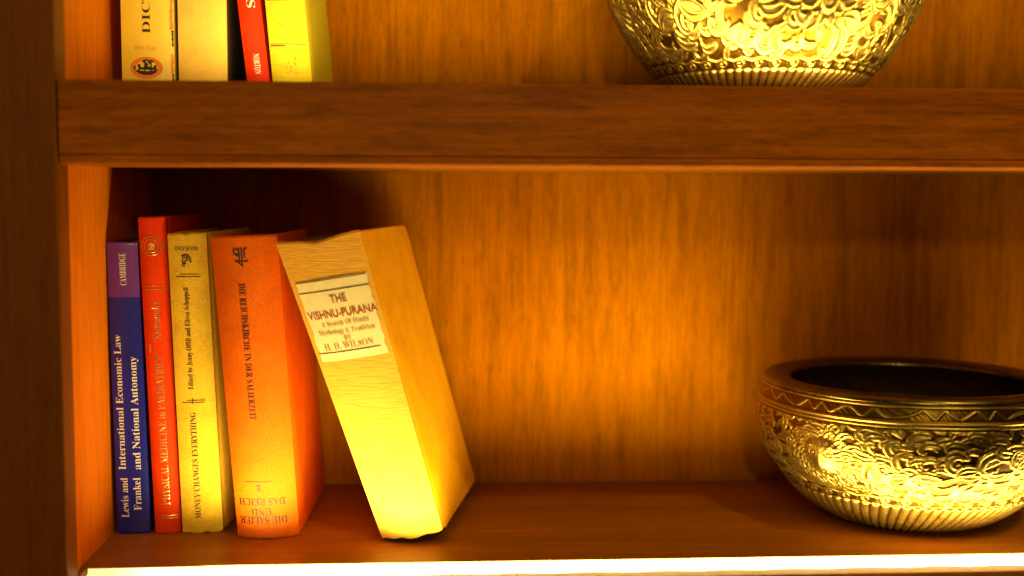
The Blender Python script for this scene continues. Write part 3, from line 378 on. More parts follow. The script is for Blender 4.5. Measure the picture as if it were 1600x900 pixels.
# ------------------------------------------------------------------ books
class Book:
    def __init__(s, name, label, bl, br, tl, tr, D, bulge, mat, page_mat, t=0.0022, dvec=(0, 1, 0), band=None, band_mat=None,
                 wear=0.0003, seed=1, groove=True, corner=0.004, sag=0.0, spine_mat=None, hinge=0.0, overhang=0.003, dvec_left=None):
        s.c = [Vector(q) for q in (bl, br, tl, tr)]
        s.W = 0.5 * ((s.c[1] - s.c[0]).length + (s.c[3] - s.c[2]).length)
        s.H = 0.5 * ((s.c[2] - s.c[0]).length + (s.c[3] - s.c[1]).length)
        s.D, s.b, s.dv = D, bulge, Vector(dvec)
        s.dvl = Vector(dvec_left or dvec)
        s.sh = min(0.004, bulge + 0.001)
        s.root = root(name, label, 'book', (s.c[0] + s.c[1]) / 2)
        rnd = random.Random(seed)
        W_, H_ = s.W, s.H
        NA = 36
        arc = [(-W_/2 + W_ * i / NA) for i in range(NA + 1)]
        side = [D, D - 0.0015, D - 0.004, D * 0.8, D * 0.6, D * 0.4, D * 0.25, 0.018, 0.0135, 0.0115, 0.0095, 0.0075, 0.0055]
        dip = {0.0135: .0006, 0.0115: .0016, 0.0095: .0016, 0.0075: .0006} if groove else {}
        out = [(-W_/2 + dip.get(y, 0), y) for y in side] + [(x, s.sy(x)) for x in arc] + [(W_/2 - dip.get(y, 0), y) for y in side[::-1]]
        n = len(out)
        inn = []
        for i in range(n):
            a = out[max(i-1, 0)]; c = out[min(i+1, n-1)]
            e = (c[0]-a[0], c[1]-a[1]); L = math.hypot(*e) or 1
            inn.append((out[i][0] - e[1]/L*t, out[i][1] + e[0]/L*t))
        for i in range(n):   # keep the inside of the boards straight
            if out[i][1] > 0.006:
                inn[i] = ((-W_/2 + t + dip.get(out[i][1], 0)) if out[i][0] < 0 else (W_/2 - t - dip.get(out[i][1], 0)), out[i][1])
        zs = [0, .0008, .002, .006] + list(np.linspace(.02, H_ - .02, 14)) + [H_ - .006, H_ - .002, H_ - .0008, H_]
        if band is not None:
            zs = sorted(zs + [band - .00005, band + .00005])
        def fray(step):
            kn = [rnd.uniform(0, 1) ** 2.5 for _ in range(n // step + 3)]
            q = [kn[i // step] + (kn[i // step + 1] - kn[i // step]) * (i % step) / step for i in range(n)]
            return [(v + .12 * rnd.uniform(-1, 1)) * wear for v in q]
        jb = fray(5); jt = [v * .6 for v in fray(6)]
        def zz(z, i):
            x, y = out[i]
            lo = jb[i]; hi = H_ - jt[i]
            if y > D - corner:
                q = corner - math.sqrt(max(corner**2 - (y - (D - corner))**2, 0)); hi -= q; lo += q
            if y < s.sh + .0005 and sag:
                hi -= sag * math.sin(math.pi * (x / W_ + .5)) ** 2 * 1.0
            return lo + (hi - lo) * z / H_
        V, F, MI = [], [], []
        for z in zs:
            r = 0.0006 if z in (0, H_) else 0.0
            for i, (x, y) in enumerate(out):
                ix, iy = inn[i]
                V.append(s.P(x + (ix - x) * r / t, y + (iy - y) * r / t, zz(z, i)))
            for i, (x, y) in enumerate(inn):
                V.append(s.P(x + (out[i][0] - x) * r / t, y + (out[i][1] - y) * r / t, zz(z, i)))
        k = 2 * n
        isb = lambda z: 1 if (band is not None and z > band) else 0
        for a in range(len(zs) - 1):
            mi = isb(zs[a] + 1e-6)
            for i in range(n - 1):
                F.append((a*k+i, a*k+i+1, (a+1)*k+i+1, (a+1)*k+i)); MI.append(2 if (spine_mat and out[i][1] < .0072 and out[i+1][1] < .0072) else mi)
                F.append((a*k+n+i+1, a*k+n+i, (a+1)*k+n+i, (a+1)*k+n+i+1)); MI.append(mi)
            for i in (0, n - 1):
                q = (a*k+i, (a+1)*k+i, (a+1)*k+n+i, a*k+n+i)
                F.append(q if i == 0 else q[::-1]); MI.append(mi)
        e = (len(zs) - 1) * k
        for i in range(n - 1):
            sp = 2 if (spine_mat and out[i][1] < .0072) else 0
            F.append((i+1, i, n+i, n+i+1)); MI.append(sp)
            F.append((e+i, e+i+1, e+n+i+1, e+n+i)); MI.append(sp or isb(H_))
        s.cover = part('cover', V, F, [mat, band_mat or mat, spine_mat or mat], s.root, smooth=True, midx=MI)
        es = s.cover.modifiers.new('split', 'EDGE_SPLIT'); es.split_angle = R(42)
        # page block with a rounded back
        V, F = [], []
        xs = np.linspace(-W_/2 + t + .0004, W_/2 - t - .0004, 13)
        ring = [(x, s.sy(x) + t + .0008) for x in xs] + [(x, D - overhang - 0.002 * (1 - (2*x/W_)**2)) for x in xs[::-1]]
        m = len(ring)
        for z in (overhang, H_ - overhang):
            for x, y in ring: V.append(s.P(x, y, z))
        for i in range(m): F.append((i, (i+1) % m, m + (i+1) % m, m + i))
        q = len(xs)
        for i in range(q - 1):
            F.append((i+1, i, m-1-i, m-2-i)); F.append((m+i, m+i+1, 2*m-2-i, 2*m-1-i))
        part('page_block', V, F, page_mat, s.root)
    def sy(s, x): return s.sh - s.b * (1 - min(1, (2 * abs(x) / s.W)) ** 2.2)
    def P(s, x, y, z):
        u = x / s.W + .5; w = z / s.H
        b = (s.c[0] * (1-u) + s.c[1] * u) * (1-w) + (s.c[2] * (1-u) + s.c[3] * u) * w
        return b + (s.dvl * (1 - u) + s.dv * u) * y
    def S(s, u, w, off=.00025):
        x = (u - .5) * s.W
        return s.P(x, s.sy(x) - off, w * s.H)
    # lettering: (u, w) are fractions across and up the spine
    def text(s, st, u, w, length, cap, way, mat, font='b', thin=5, track=0, name='lettering', off=.00025):
        v, f, L = text2d(st, font, thin, track)
        Ln, Cn = length, cap
        out = []
        for x, y in v:
            a = x / L - .5; b = y
            if way == 'up':     uu, ww = u - b * Cn, w + a * Ln
            elif way == 'down': uu, ww = u + b * Cn, w - a * Ln
            elif way == 'flat': uu, ww = u + a * Ln, w + b * Cn
            elif way == 'flip': uu, ww = u - a * Ln, w - b * Cn
            out.append(s.S(uu, ww, off))
        if way in ('flat', 'flip', 'up', 'down'):
            me_f = f
        return part(name, out, me_f, mat, s.root)
    def patch(s, u0, u1, w0, w1, mat, name, off=.0002, slant=0.0, ragged=0.0, seed=0, label=None):
        rnd = random.Random(seed)
        n, m = 24, 14 if abs(w1 - w0) > .02 else 1
        V, F = [], []
        for j in range(m + 1):
            dl = rnd.uniform(-1, 1) * ragged; dr = rnd.uniform(-1, 1) * ragged
            for i in range(n + 1):
                a = i / n
                uu = u0 + dl + (u1 + dr - u0 - dl) * a
                V.append(s.S(uu, w0 + (w1 - w0) * j / m + slant * (a - .5), off))
        for j in range(m):
            for i in range(n):
                q = j * (n + 1) + i
                F.append((q, q + 1, q + n + 2, q + n + 1))
        return part(name, V, F, mat, s.root, smooth=True, label=label)
    def shape(s, polys, u, w, su, sw, mat, name, off=.00025, rot=0.0):
        """flat mark from closed outlines, or list of strokes already made into outlines, in a box of -1..1"""
        V, F = [], []
        for p in polys:
            v, f = fill2d([p]); b = len(V)
            cr, sr = math.cos(rot), math.sin(rot)
            V += [s.S(u + (x*cr - y*sr) * su, w + (x*sr + y*cr) * sw, off) for x, y in v]
            F += [tuple(b + i for i in q) for q in f]
            off += 0.00002
        return part(name, V, F, mat, s.root)

def stroke(pts, w0, w1=None):
    """outline polygon of a stroke along pts with widths"""
    n = len(pts); L, Rr = [], []
    for i, (x, y) in enumerate(pts):
        a = pts[max(i-1, 0)]; b = pts[min(i+1, n-1)]
        dx, dy = b[0]-a[0], b[1]-a[1]; l = math.hypot(dx, dy) or 1
        w = (w0 if w1 is None else w0 + (w1 - w0) * i / (n - 1)) / 2
        L.append((x - dy/l*w, y + dx/l*w)); Rr.append((x + dy/l*w, y - dx/l*w))
    return L + Rr[::-1]
def arcp(cx, cy, rx, ry, a0, a1, n=14):
    return [(cx + rx*math.cos(a0 + (a1-a0)*i/n), cy + ry*math.sin(a0 + (a1-a0)*i/n)) for i in range(n + 1)]

PAGES = pages('page_edges', (0.62, 0.44, 0.20))
PAGES_OLD = pages('aged_page_edges', (0.30, 0.15, 0.05))

# -- the row of four upright books, left to right
BLUE = paint('blue_laminate', (0.012, 0.014, 0.30), 0.28, 0.05)
PURPLE = paint('purple_laminate', (0.14, 0.030, 0.30), 0.28, 0.05)
blue = Book('book', 'thin dark blue book with purple top band and white lettering, against side panel',
            (-0.2335, .8722, 0), (-0.2102, .8735, 0), (-0.2372, .8722, .2149), (-0.2155, .8735, .2146), 0.125, 0.0012, BLUE, PAGES,
            t=.0018, band=.814 * .2148, band_mat=PURPLE, groove=False, corner=.001, wear=.0001, overhang=.0025)
blue.text('CAMBRIDGE', .60, .908, .108, .21, 'up', WHITE_INK, thin=4, name='lettering')
blue.text('International Economic Law', .335, .4555, .463, .235, 'up', WHITE_INK, thin=5)
blue.text('and National Autonomy', .80, .418, .388, .235, 'up', WHITE_INK, thin=5)
blue.text('Lewis and', .375, .127, .137, .235, 'up', WHITE_INK, thin=5)
blue.text('Frankel', .765, .139, .112, .235, 'up', WHITE_INK, thin=5)

RED = cloth('red_cloth', (0.86, 0.055, 0.002), 0.5, 0.14)
red = Book('book', 'tall thin red book with gold seal, tallest of the upright row', (-0.2067, .8717, 0), (-0.1883, .8745, 0), (-0.2148, .8717, .2325), (-0.1959, .8745, .2332), 0.13, 0.0035, RED, PAGES, seed=2)
ring = lambda r, w, n=40: (arcp(0, 0, r, r, 0, 2*math.pi, n)[:-1], arcp(0, 0, r-w, r-w, 0, 2*math.pi, n)[:-1][::-1])
def ringmark(bk, u, w, r_m, wd, mat, name):
    o, i = ring(1, wd)
    v, f = fill2d([o, i])
    return part(name, [bk.S(u + x * r_m / bk.W, w + y * r_m / bk.H, .0003) for x, y in v], f, mat, bk.root)
ringmark(red, .46, .910, .0072, .10, GOLD, 'seal')
ringmark(red, .46, .910, .0052, .10, GOLD, 'seal')
crest = [stroke(arcp(0, -.1, .45, .5, .2, 2.9), .2), stroke([(-.5, .1), (.5, .1)], .16), stroke([(0, -.6), (0, .5)], .2), stroke([(-.4, -.5), (.4, -.5)], .16), stroke([(-.3, -.5), (-.3, .3)], .14), stroke([(.3, -.5), (.3, .3)], .14)]
red.shape(crest, .46, .910, .0048 / red.W, .0048 / red.H, GOLD, 'seal')
red.text('PHYSICAL MEDICINE in PAEDIATRICS', .66, .330, .475, .31, 'up', GOLD, thin=5)
red.text('-', .58, .590, .026, .9, 'up', GOLD, thin=0)
red.text('Kiernander', .64, .678, .122, .31, 'up', GOLD, font='i', thin=0)
for w in (.7735, .7850): red.patch(.10, .93, w, w + .0022, GOLD, 'foil_line')
for w in (.048, .0565): red.patch(.10, .93, w, w + .0022, GOLD, 'foil_line')

YEL = cloth('yellow_cloth', (0.84, 0.56, 0.040), 0.7, 0.14, soil=(0.8, 0.72, 0.5))
yel = Book('book', 'mustard yellow cloth book with dark lettering and small anchor mark', (-0.1868, .8711, 0), (-0.1578, .8730, 0), (-0.1941, .8711, .2216), (-0.1668, .8730, .2217), 0.14, 0.0022, YEL, PAGES, dvec=(.075, 1, 0), wear=.0016, seed=3)
yel.text('DOUBLEDAY', .475, .955, .60, .0150, 'flip', INK, thin=4)
anch = [stroke(arcp(0, -.1, .75, .75, math.pi*1.0, math.pi*2.0), .2), stroke([(0, -.85), (0, .75)], .18), stroke(arcp(0, .85, .2, .2, 0, 6.28), .14), stroke([(-.4, .45), (.4, .45)], .14),
        stroke([(-.75, -.1), (-.95, -.35)], .16), stroke([(.75, -.1), (.95, -.35)], .16), stroke(arcp(.1, .1, .4, .55, -1.6, 1.9), .16), stroke(arcp(.0, -.3, .35, .3, 1.6, 4.6), .14)]
yel.shape(anch, .46, .910, .0042 / yel.W, .0048 / yel.H, INK, 'anchor_mark', rot=2.6)
yel.patch(.18, .80, .8545, .8572, INK_BROWN, 'ruled_line'); yel.patch(.30, .80, .8630, .8650, INK_BROWN, 'ruled_line')
yel.text('Edited by Jenny Offill and Elissa Schappell', .48, .652, .336, .14, 'up', INK, thin=6, track=8)
yel.patch(.17, .74, .4395, .4420, INK_BROWN, 'ruled_line'); yel.patch(.30, .74, .4465, .4490, INK_BROWN, 'ruled_line')
yel.patch(.428, .450, .434, .4545, INK_BROWN, 'ruled_line')
yel.text('MONEY CHANGES EVERYTHING', .50, .229, .357, .155, 'up', INK, thin=3)

ORA = cloth('orange_cloth', (0.80, 0.150, 0.004), 0.6, 0.16)
ora = Book('book', 'thick orange cloth book with dark upside down lettering at the foot of its spine', (-0.1446, .8595, 0), (-0.1005, .8620, 0), (-0.1612, .8595, .2195), (-0.1142, .8620, .2210), 0.15, 0.0080, ORA, PAGES, dvec=(.035, 1, 0), seed=4, sag=.0)
ora.text('DIE REICHSKIRCHE IN DER SALIERZEIT', .39, .620, .446, .105, 'down', INK, thin=5, track=12)
ora.patch(.22, .65, .1905, .1925, INK_BROWN, 'ruled_line')
ora.text('II', .43, .180, .06, .0215, 'flip', INK, thin=0)
ora.text('DAS REICH', .46, .1345, .75, .0235, 'flip', INK, thin=0)
ora.text('UND', .45, .1010, .33, .0230, 'flip', INK, thin=0)
ora.text('DIE SALIER', .46, .0740, .77, .0245, 'flip', INK, thin=0)
mono = [stroke(arcp(-.45, .55, .33, .28, 0, 6.28), .17), stroke([(-.75, .6), (-.75, .85)], .17), stroke([(-.12, .9), (-.12, -.55)], .19), stroke([(.2, .95), (.2, -.5)], .19), stroke([(.85, .95), (.5, .75), (.5, -.1)], .19),
        stroke([(-.7, -.42), (.9, -.42)], .17), stroke([(.2, -.5), (.25, -1), (-.35, -.45)], .17), stroke([(-.12, .2), (-.5, .15)], .17)]
ora.shape(mono, .45, .930, .0058 / ora.W, .0070 / ora.H, INK, 'monogram')

# -- the old book leaning on the orange one
OLD = cloth('old_yellow_cloth', (0.92, 0.43, 0.004), 0.75, 0.10, vary=0.12, soil=(0.85, 0.75, 0.5))
def ribbed(name, col):
    t = NT(name)
    v = t.coords((0.07, 0.3, 1)); h = t.noise(v, 900, 3, 0.6)
    v1 = t.coords((1, 1, 1)); lo = t.noise(v1, 60, 6, 0.65)
    base = t.ramp(lo, [(0.34, tuple(c * .90 for c in col)), (0.62, col)])
    t.link(t.mul(base, t.ramp(h, [(0.36, (.88, .84, .72)), (0.58, (1, 1, 1))])), t.b.inputs['Base Color'])
    t.bump(h, 0.5, 0.0006); t.set(Roughness=0.7, Specular_IOR_Level=0.08)
    return t.m
OLD_SPINE = ribbed('old_spine_cloth', (0.84, 0.46, 0.06))
PAPER = paint('aged_label_paper', (0.88, 0.78, 0.40), 0.75, 0.08, 0.2)
old = Book('book', 'thick old yellow book leaning left, with a torn paper label on its spine',
           (-0.0384, .8445, 0.0004), (0.0042, .8400, .0070), (-0.1135, .8475, .2160), (-0.0550, .8430, .2252), 0.1525, 0.0070, OLD, PAGES_OLD,
           wear=.0018, dvec=(.19, 1, 0), dvec_left=(-.06, 1, 0), seed=5, sag=.0035, spine_mat=OLD_SPINE, corner=.006)
LA, LB = .600, .862
lw = lambda t: LB + (LA - LB) * t
old.patch(.06, .945, LA, LB, PAPER, 'paper_label', off=.0003, ragged=.013, seed=3)
old.patch(.06, .94, lw(.005), lw(.015), INK_BROWN, 'ruled_line', off=.0005)
old.patch(.06, .94, lw(.135), lw(.147), INK_BROWN, 'ruled_line', off=.0005)
old.patch(.05, .88, lw(.888), lw(.899), INK_BROWN, 'ruled_line', off=.0005)
old.text('THE', .53, lw(.30), .205, .0255, 'flat', INK_RED, font='sans', thin=14, off=.0006)
old.text('VISHNU-PURANA', .52, lw(.475), .89, .0255, 'flat', INK_RED, font='sans', thin=14, off=.0006)
old.text('A System Of Hindu', .52, lw(.575), .62, .0160, 'flat', INK_FADED, thin=0, off=.0006)
old.text('Mythology & Tradition', .51, lw(.675), .74, .0160, 'flat', INK_FADED, thin=0, off=.0006)
old.text('BY', .50, lw(.765), .10, .0165, 'flat', INK_FADED, thin=4, off=.0006)
old.text('H. H. WILSON', .48, lw(.865), .66, .0225, 'flat', INK_FADED, thin=6, off=.0006)

# -- upper shelf
U0 = ZU + 0.0003
def upright(name, label, xb0, xb1, lean, H, D, bulge, mat, y=.885, **kw):
    return Book(name, label, (xb0, y, U0), (xb1, y, U0), (xb0 - lean * H, y, U0 + H), (xb1 - lean * H, y, U0 + H), D, bulge, mat, kw.pop('pg', PAGES), **kw)
CREAM = paint('cream_jacket', (0.86, 0.60, 0.05), 0.4, 0.06)
dic = upright('book', 'cream book with an orange oval emblem low on its spine, upper shelf', -0.2268, -0.1893, .002, .235, .12, .0015, CREAM, groove=False, seed=6)
wz = lambda z, b: z / b.H
dic.text('DICTIONARY', .56, wz(.0850, dic), wz(.0810, dic), .155, 'up', INK, thin=5)
dic.text('Des-Lac', .47, wz(.0328, dic), .42, .0150, 'flat', INK_PALE, thin=5)
ov = arcp(0, 0, 1, 1, 0, 2*math.pi, 48)[:-1]
dic.shape([ov], .475, wz(.0200, dic), .0116 / dic.W, .0078 / dic.H, ORANGE_INK, 'oval_emblem', off=.0003)
ship = [[(-.75, -.2), (-.55, -.5), (-.2, -.68), (.3, -.66), (.6, -.45), (.72, -.1), (.5, -.25), (.1, -.33), (-.35, -.3)],
        stroke(arcp(-.15, .2, .33, .3, 2.6, 6.0), .16), stroke(arcp(.28, .15, .3, .3, 2.2, 5.9), .16), stroke(arcp(-.02, .6, .16, .13, .5, 5.0), .14), stroke(arcp(.3, .55, .14, .12, 0, 5.0), .14),
        stroke([(-.72, -.15), (-.78, .15), (-.66, .1)], .1), stroke([(-.1, -.3), (-.08, .7)], .08), stroke([(.3, -.3), (.3, .65)], .08), stroke([(.55, -.25), (.6, .3), (.48, .1)], .12), stroke([(-.5, -.25), (-.35, .1)], .12),
        stroke([(-.2, .05), (.5, .0)], .1), stroke([(-.45, -.12), (.65, -.12)], .1)]
dic.shape(ship, .475, wz(.0200, dic), .0112 / dic.W, .0075 / dic.H, INK, 'ship_mark', off=.00035)
frag = [(.955, .00, .985, .016, INK), (.94, .016, .99, .030, ORANGE_INK), (.96, .035, .99, .047, INK), (.93, .047, .985, .066, ORANGE_INK), (.95, .066, .99, .20, ORANGE_INK)]
for a, b, c, d, m_ in frag: dic.patch(a, c, wz(b + .0005, dic), wz(d, dic), m_, 'jacket_print', off=.0003, ragged=.012, seed=int(b * 1e4))

CREAM2 = cloth('buff_paper', (0.86, 0.55, 0.10), 0.65, 0.06)
GREY = cloth('charcoal_cloth', (0.085, 0.055, 0.025), 0.8, 0.3)
buf = upright('book', 'plain buff spined book with charcoal boards on the upper shelf', -0.1862, -0.1515, .003, .225, .125, .0012, GREY, spine_mat=CREAM2, seed=7)
RED2 = cloth('scarlet_cloth', (0.66, 0.030, 0.004), 0.45, 0.10)
sca = upright('book', 'narrow scarlet book with pale lettering leaning left on the upper shelf', -0.1364, -0.1199, .108, .215, .12, .002, RED2, seed=8)
sca.text('NORTON', .42, wz(.0238, sca), wz(.0145, sca), .27, 'down', WHITE_INK, thin=5)
sca.text('S', .40, wz(.0672, sca), wz(.006, sca), .38, 'down', WHITE_INK, thin=5)
LIME = ribbed('lime_yellow_cloth', (0.66, 0.52, 0.022))
lim = upright('book', 'greenish yellow cloth book with faded marks, last on upper shelf', -0.1180, -0.0895, .085, .23, .125, .0035, LIME, y=.882, dvec=(.05, 1, 0), seed=9)
lim.patch(.04, .95, wz(.0375, lim), wz(.0384, lim), INK_FADED, 'ruled_line'); lim.patch(.04, .42, wz(.0362, lim), wz(.0371, lim), INK_BROWN, 'ruled_line')
lim.patch(.04, .60, wz(.0690, lim), wz(.0698, lim), INK_FADED, 'ruled_line')
rnd = random.Random(4)
for (cu_, cz, n) in ((.52, .0225, 20), (.46, .0540, 12)):
    blots = []
    for k in range(n):
        x, y = rnd.uniform(-1, 1), rnd.uniform(-1, 1); r = rnd.uniform(.06, .15)
        blots.append(arcp(x, y, r, r * rnd.uniform(.5, 1), 0, 6.2, 7))
    lim.shape(blots, cu_, wz(cz, lim), .15, .028 if n == 20 else .012, INK_FADED, 'faded_mark', off=.00025)

# ------------------------------------------------------------------ brass bowls
def brass(name, col, rough, dark):
    t = NT(name)
    v = t.coords((1, 1, 1))
    n = t.noise(v, 70, 5, 0.6)
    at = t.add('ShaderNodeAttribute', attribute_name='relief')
    # base colour darkened where the relief is low, full on the raised chasing
    rec_dark = t.ramp(at.outputs['Fac'], [(0.05, (0.30, 0.22, 0.10)), (0.55, (1, 1, 1))])
    c = t.mul(t.ramp(n, [(0.3, dark), (0.6, col)]), rec_dark)
    t.link(c, t.b.inputs['Base Color'])
    rr = t.add('ShaderNodeMapRange'); rr.inputs['To Min'].default_value = rough * .75; rr.inputs['To Max'].default_value = rough * 1.5
    t.link(t.noise(v, 240, 4), rr.inputs['Value']); t.link(rr.outputs[0], t.b.inputs['Roughness'])
    t.bump(t.noise(v, 900, 3), 0.12, 0.0004)
    t.set(Metallic=1.0)
    return t.m
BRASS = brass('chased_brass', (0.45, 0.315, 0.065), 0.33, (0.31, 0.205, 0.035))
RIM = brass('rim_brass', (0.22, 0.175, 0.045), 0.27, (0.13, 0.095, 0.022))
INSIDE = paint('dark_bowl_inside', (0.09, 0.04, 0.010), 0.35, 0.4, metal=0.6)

CIRC, PX = 640.0, 0.4                      # unrolled ornament: millimetres round the bowl, millimetres per cell
NX = int(CIRC / PX)
def ornament(seed):
    """relief of the wall unrolled: x round the bowl (mm, wraps), y up the vine band (0..60 mm)"""
    NYv = int(64 / PX)
    rnd = random.Random(seed)
    H = np.zeros((NYv, NX), np.float32)
    def qfield(pts, ws):
        pts = np.array(pts); ws = np.array(ws)
        x0, x1 = pts[:, 0].min() - ws.max() * 1.5, pts[:, 0].max() + ws.max() * 1.5
        y0, y1 = pts[:, 1].min() - ws.max() * 1.5, pts[:, 1].max() + ws.max() * 1.5
        i0, i1 = int(math.floor(x0 / PX)), int(math.ceil(x1 / PX)); j0, j1 = max(0, int(y0 / PX)), min(NYv, int(math.ceil(y1 / PX)))
        if j1 <= j0: return None
        X, Y = np.meshgrid(np.arange(i0, i1) * PX, np.arange(j0, j1) * PX)
        Q = np.full(X.shape, 9.0, np.float32)
        for (px, py), w in zip(pts, ws):
            Q = np.minimum(Q, np.hypot(X - px, Y - py) / w)
        return i0, i1, j0, j1, Q
    def lay(pts, ws, h, kind='leaf'):
        r = qfield(pts, ws)
        if r is None: return
        i0, i1, j0, j1, Q = r
        if kind == 'leaf':      # hollow leaf with a raised outline
            f = h * (np.exp(-((Q - .74) / .25) ** 2) + .50 * np.clip(1.1 - Q, 0, 1) ** .5)
        elif kind == 'round':
            f = h * np.sqrt(np.clip(1 - Q ** 2, 0, 1))
        else:
            f = h * np.exp(-(Q / .6) ** 2)
        cols = np.arange(i0, i1) % NX
        sub = H[j0:j1][:, cols]
        inside = Q < 1.02
        if kind == 'leaf':
            moat = (Q >= 1.02) & (Q < 1.35)
            sub = np.where(inside, np.maximum(f, sub * .25), np.where(moat, sub * .55, sub))
        else: sub = np.maximum(sub, f)
        H[j0:j1, cols] = sub
    def flame(x, y, head, turn, L, w, h):
        n = max(10, int(L / .7)); pts = []; ws = []
        a = head
        for i in range(n):
            t = i / (n - 1)
            pts.append((x, y)); ws.append(max(.55, w * (math.sin(math.pi * min(1, t * .9 + .10)) ** .7) * (1 - .35 * t)))
            a += turn * (0.25 + 2.0 * t ** 1.6) / n
            x += math.cos(a) * L / n; y += math.sin(a) * L / n
        lay(pts, ws, h)
    def stem(x):
        return 31 + 11 * math.sin(x / 160 * 2 * math.pi * 1.5 + .6) 
    for side in range(4):
        X0 = side * 160.0
        sgn = 1 if side % 2 == 0 else -1     # the scrolls run out from each rosette
        base = math.pi if sgn > 0 else 0.0   # growing away from the rosette at 160 or 480
        cells = [(x, y) for x in np.arange(8, 160, 8.4) for y in (6, 17, 28, 39, 50, 59)]
        rnd.shuffle(cells)
        for x, y in cells:
            x += rnd.uniform(-3, 3); y += rnd.uniform(-2.5, 2.5)
            up = 1 if y > stem(X0 + x) else -1
            dy = abs(y - stem(X0 + x))
            hd = sgn * -1 * up * rnd.uniform(.25, 1.0)
            trn = (1 if rnd.random() < .75 else -1) * sgn * up * rnd.uniform(2.6, 5.4)
            flame(X0 + x, y, base + hd, trn, rnd.uniform(16, 25), rnd.uniform(2.5, 3.7), rnd.uniform(.75, 1.0))
        pts = [(X0 + t, stem(X0 + t)) for t in np.arange(0, 160, .8)]
        lay(pts, [1.7] * len(pts), .9, 'leaf')
        for k in range(7):                    # larger hooked leaves springing from the stem
            t = 14 + k * 21.5 + rnd.uniform(-3, 3); up = 1 if k % 2 else -1
            flame(X0 + t, stem(X0 + t), base - sgn * up * rnd.uniform(.3, .7), sgn * up * rnd.uniform(4.2, 5.8), rnd.uniform(34, 42), rnd.uniform(3.6, 4.4), 1.1)
            flame(X0 + t, stem(X0 + t) , base + sgn * up * rnd.uniform(.2, .5), -sgn * up * rnd.uniform(3.2, 4.8), rnd.uniform(22, 28), rnd.uniform(2.8, 3.4), 1.0)
    # rosettes at 160 and 480, lion masks at 0 and 320
    for cx in (160.0, 480.0):
        for layer, (n, r0, r1, w) in enumerate(((8, 7, 19, 4.3), (8, 4, 12, 3.4))):
            for q in range(n):
                a = (q + .5 * layer) * 2 * math.pi / n
                pts = [(cx + math.cos(a) * r, 27 + math.sin(a) * r) for r in np.linspace(r0, r1, 16)]
                ws = [max(.5, w * math.sin(math.pi * min(.97, .18 + .8 * i / 15))) for i in range(16)]
                lay(pts, ws, 1.0)
        lay([(cx, 27)], [5.6], 1.25); lay([(cx, 27)], [2.9], 1.2, 'round')
    for cx in (0.0, 320.0):                  # locks of the mane round each mask
        for ro, nn, L in ((16, 15, 17), (12, 13, 13)):
            for q in range(nn):
                a = (q + .5 * (ro == 12)) * 2 * math.pi / nn
                flame(cx + math.cos(a) * ro, 32 + math.sin(a) * ro * 1.15, a + .5, -2.6 if math.cos(a) > 0 else 2.6, L, 2.9, 1.25)
    return H

def mask_relief(H):
    """a lion's face in high relief with a mane, at 0 and 320 mm"""
    NYv = H.shape[0]
    ys = np.arange(NYv) * PX
    for cx in (0.0, 320.0):
        i0 = int((cx - 30) / PX); cols = np.arange(i0, i0 + int(60 / PX)); xs = cols * PX - cx
        X, Y = np.meshgrid(xs, ys); Yc = Y - 32
        sub = H[:, cols % NX]
        rr = np.hypot(X / 14.5, Yc / 18.5); an = np.arctan2(Yc, X)
        dome = np.clip(1 - rr ** 2, 0, 1)
        mane = .75 * (.5 + .5 * np.cos(an * 22 + 4 * rr)) * np.exp(-((rr - .8) / .26) ** 2)
        face = 3.4 * dome + mane
        g = lambda x, y, sx, sy: np.exp(-((X - x) / sx) ** 2 - ((Yc - y) / sy) ** 2)
        face += 1.9 * g(0, -6, 5, 7) + 1.0 * g(0, 3, 3, 9) + 0.6 * (g(-6, 9.5, 4, 2.2) + g(6, 9.5, 4, 2.2)) + 1.0 * (g(-4.5, -11, 3.5, 3) + g(4.5, -11, 3.5, 3))
        for s_ in (-1, 1):
            d = np.hypot(X - s_ * 6, Yc - 4.5)
            face += .9 * np.exp(-((d - 2.9) / .8) ** 2) + .9 * np.exp(-(d / 1.4) ** 2) - .8 * np.exp(-((d - 2.2) / .7) ** 2)
            d = np.hypot(X - s_ * 10, Yc - 13); face += 1.2 * np.exp(-((d - 3.4) / 1.2) ** 2)
        face -= .9 * g(0, -16.5, 7, 1.2) + .8 * (g(-2.4, -9.5, 1.2, 1.0) + g(2.4, -9.5, 1.2, 1.0))
        keep = np.clip((1.02 - rr) / .14, 0, 1)
        H[:, cols % NX] = sub * (1 - keep) + face * keep
    return H

def blur(a, k=1):
    for _ in range(k):
        a = (np.roll(a, 1, 1) + 2 * a + np.roll(a, -1, 1)) / 4
        p = np.pad(a, ((1, 1), (0, 0)), mode='edge'); a = (p[:-2] + 2 * p[1:-1] + p[2:]) / 4
    return a

# outline of the wall from the foot to the rim, metres, as (radius, height)
PROF = [(.0440, .0000), (.0520, .0010), (.0600, .0040), (.0695, .0090), (.0770, .0145), (.0850, .0215), (.0925, .0295), (.0990, .0380), (.1065, .0490),
        (.1120, .0590), (.1150, .0690), (.1163, .0790), (.1165, .0880), (.1155, .0960), (.1140, .1030), (.1122, .1105)]
def dense(prof, n):
    p = np.array(prof); d = np.r_[0, np.cumsum(np.hypot(*np.diff(p, axis=0).T))]
    # smooth interpolation by repeated corner cutting
    q = p
    for _ in range(4):
        a = q[:-1] * .75 + q[1:] * .25; b = q[:-1] * .25 + q[1:] * .75
        q = np.vstack([q[:1], np.stack([a, b], 1).reshape(-1, 2), q[-1:]])
    d = np.r_[0, np.cumsum(np.hypot(*np.diff(q, axis=0).T))]
    s_ = np.linspace(0, d[-1], n)
    return np.stack([np.interp(s_, d, q[:, 0]), np.interp(s_, d, q[:, 1])], 1), s_

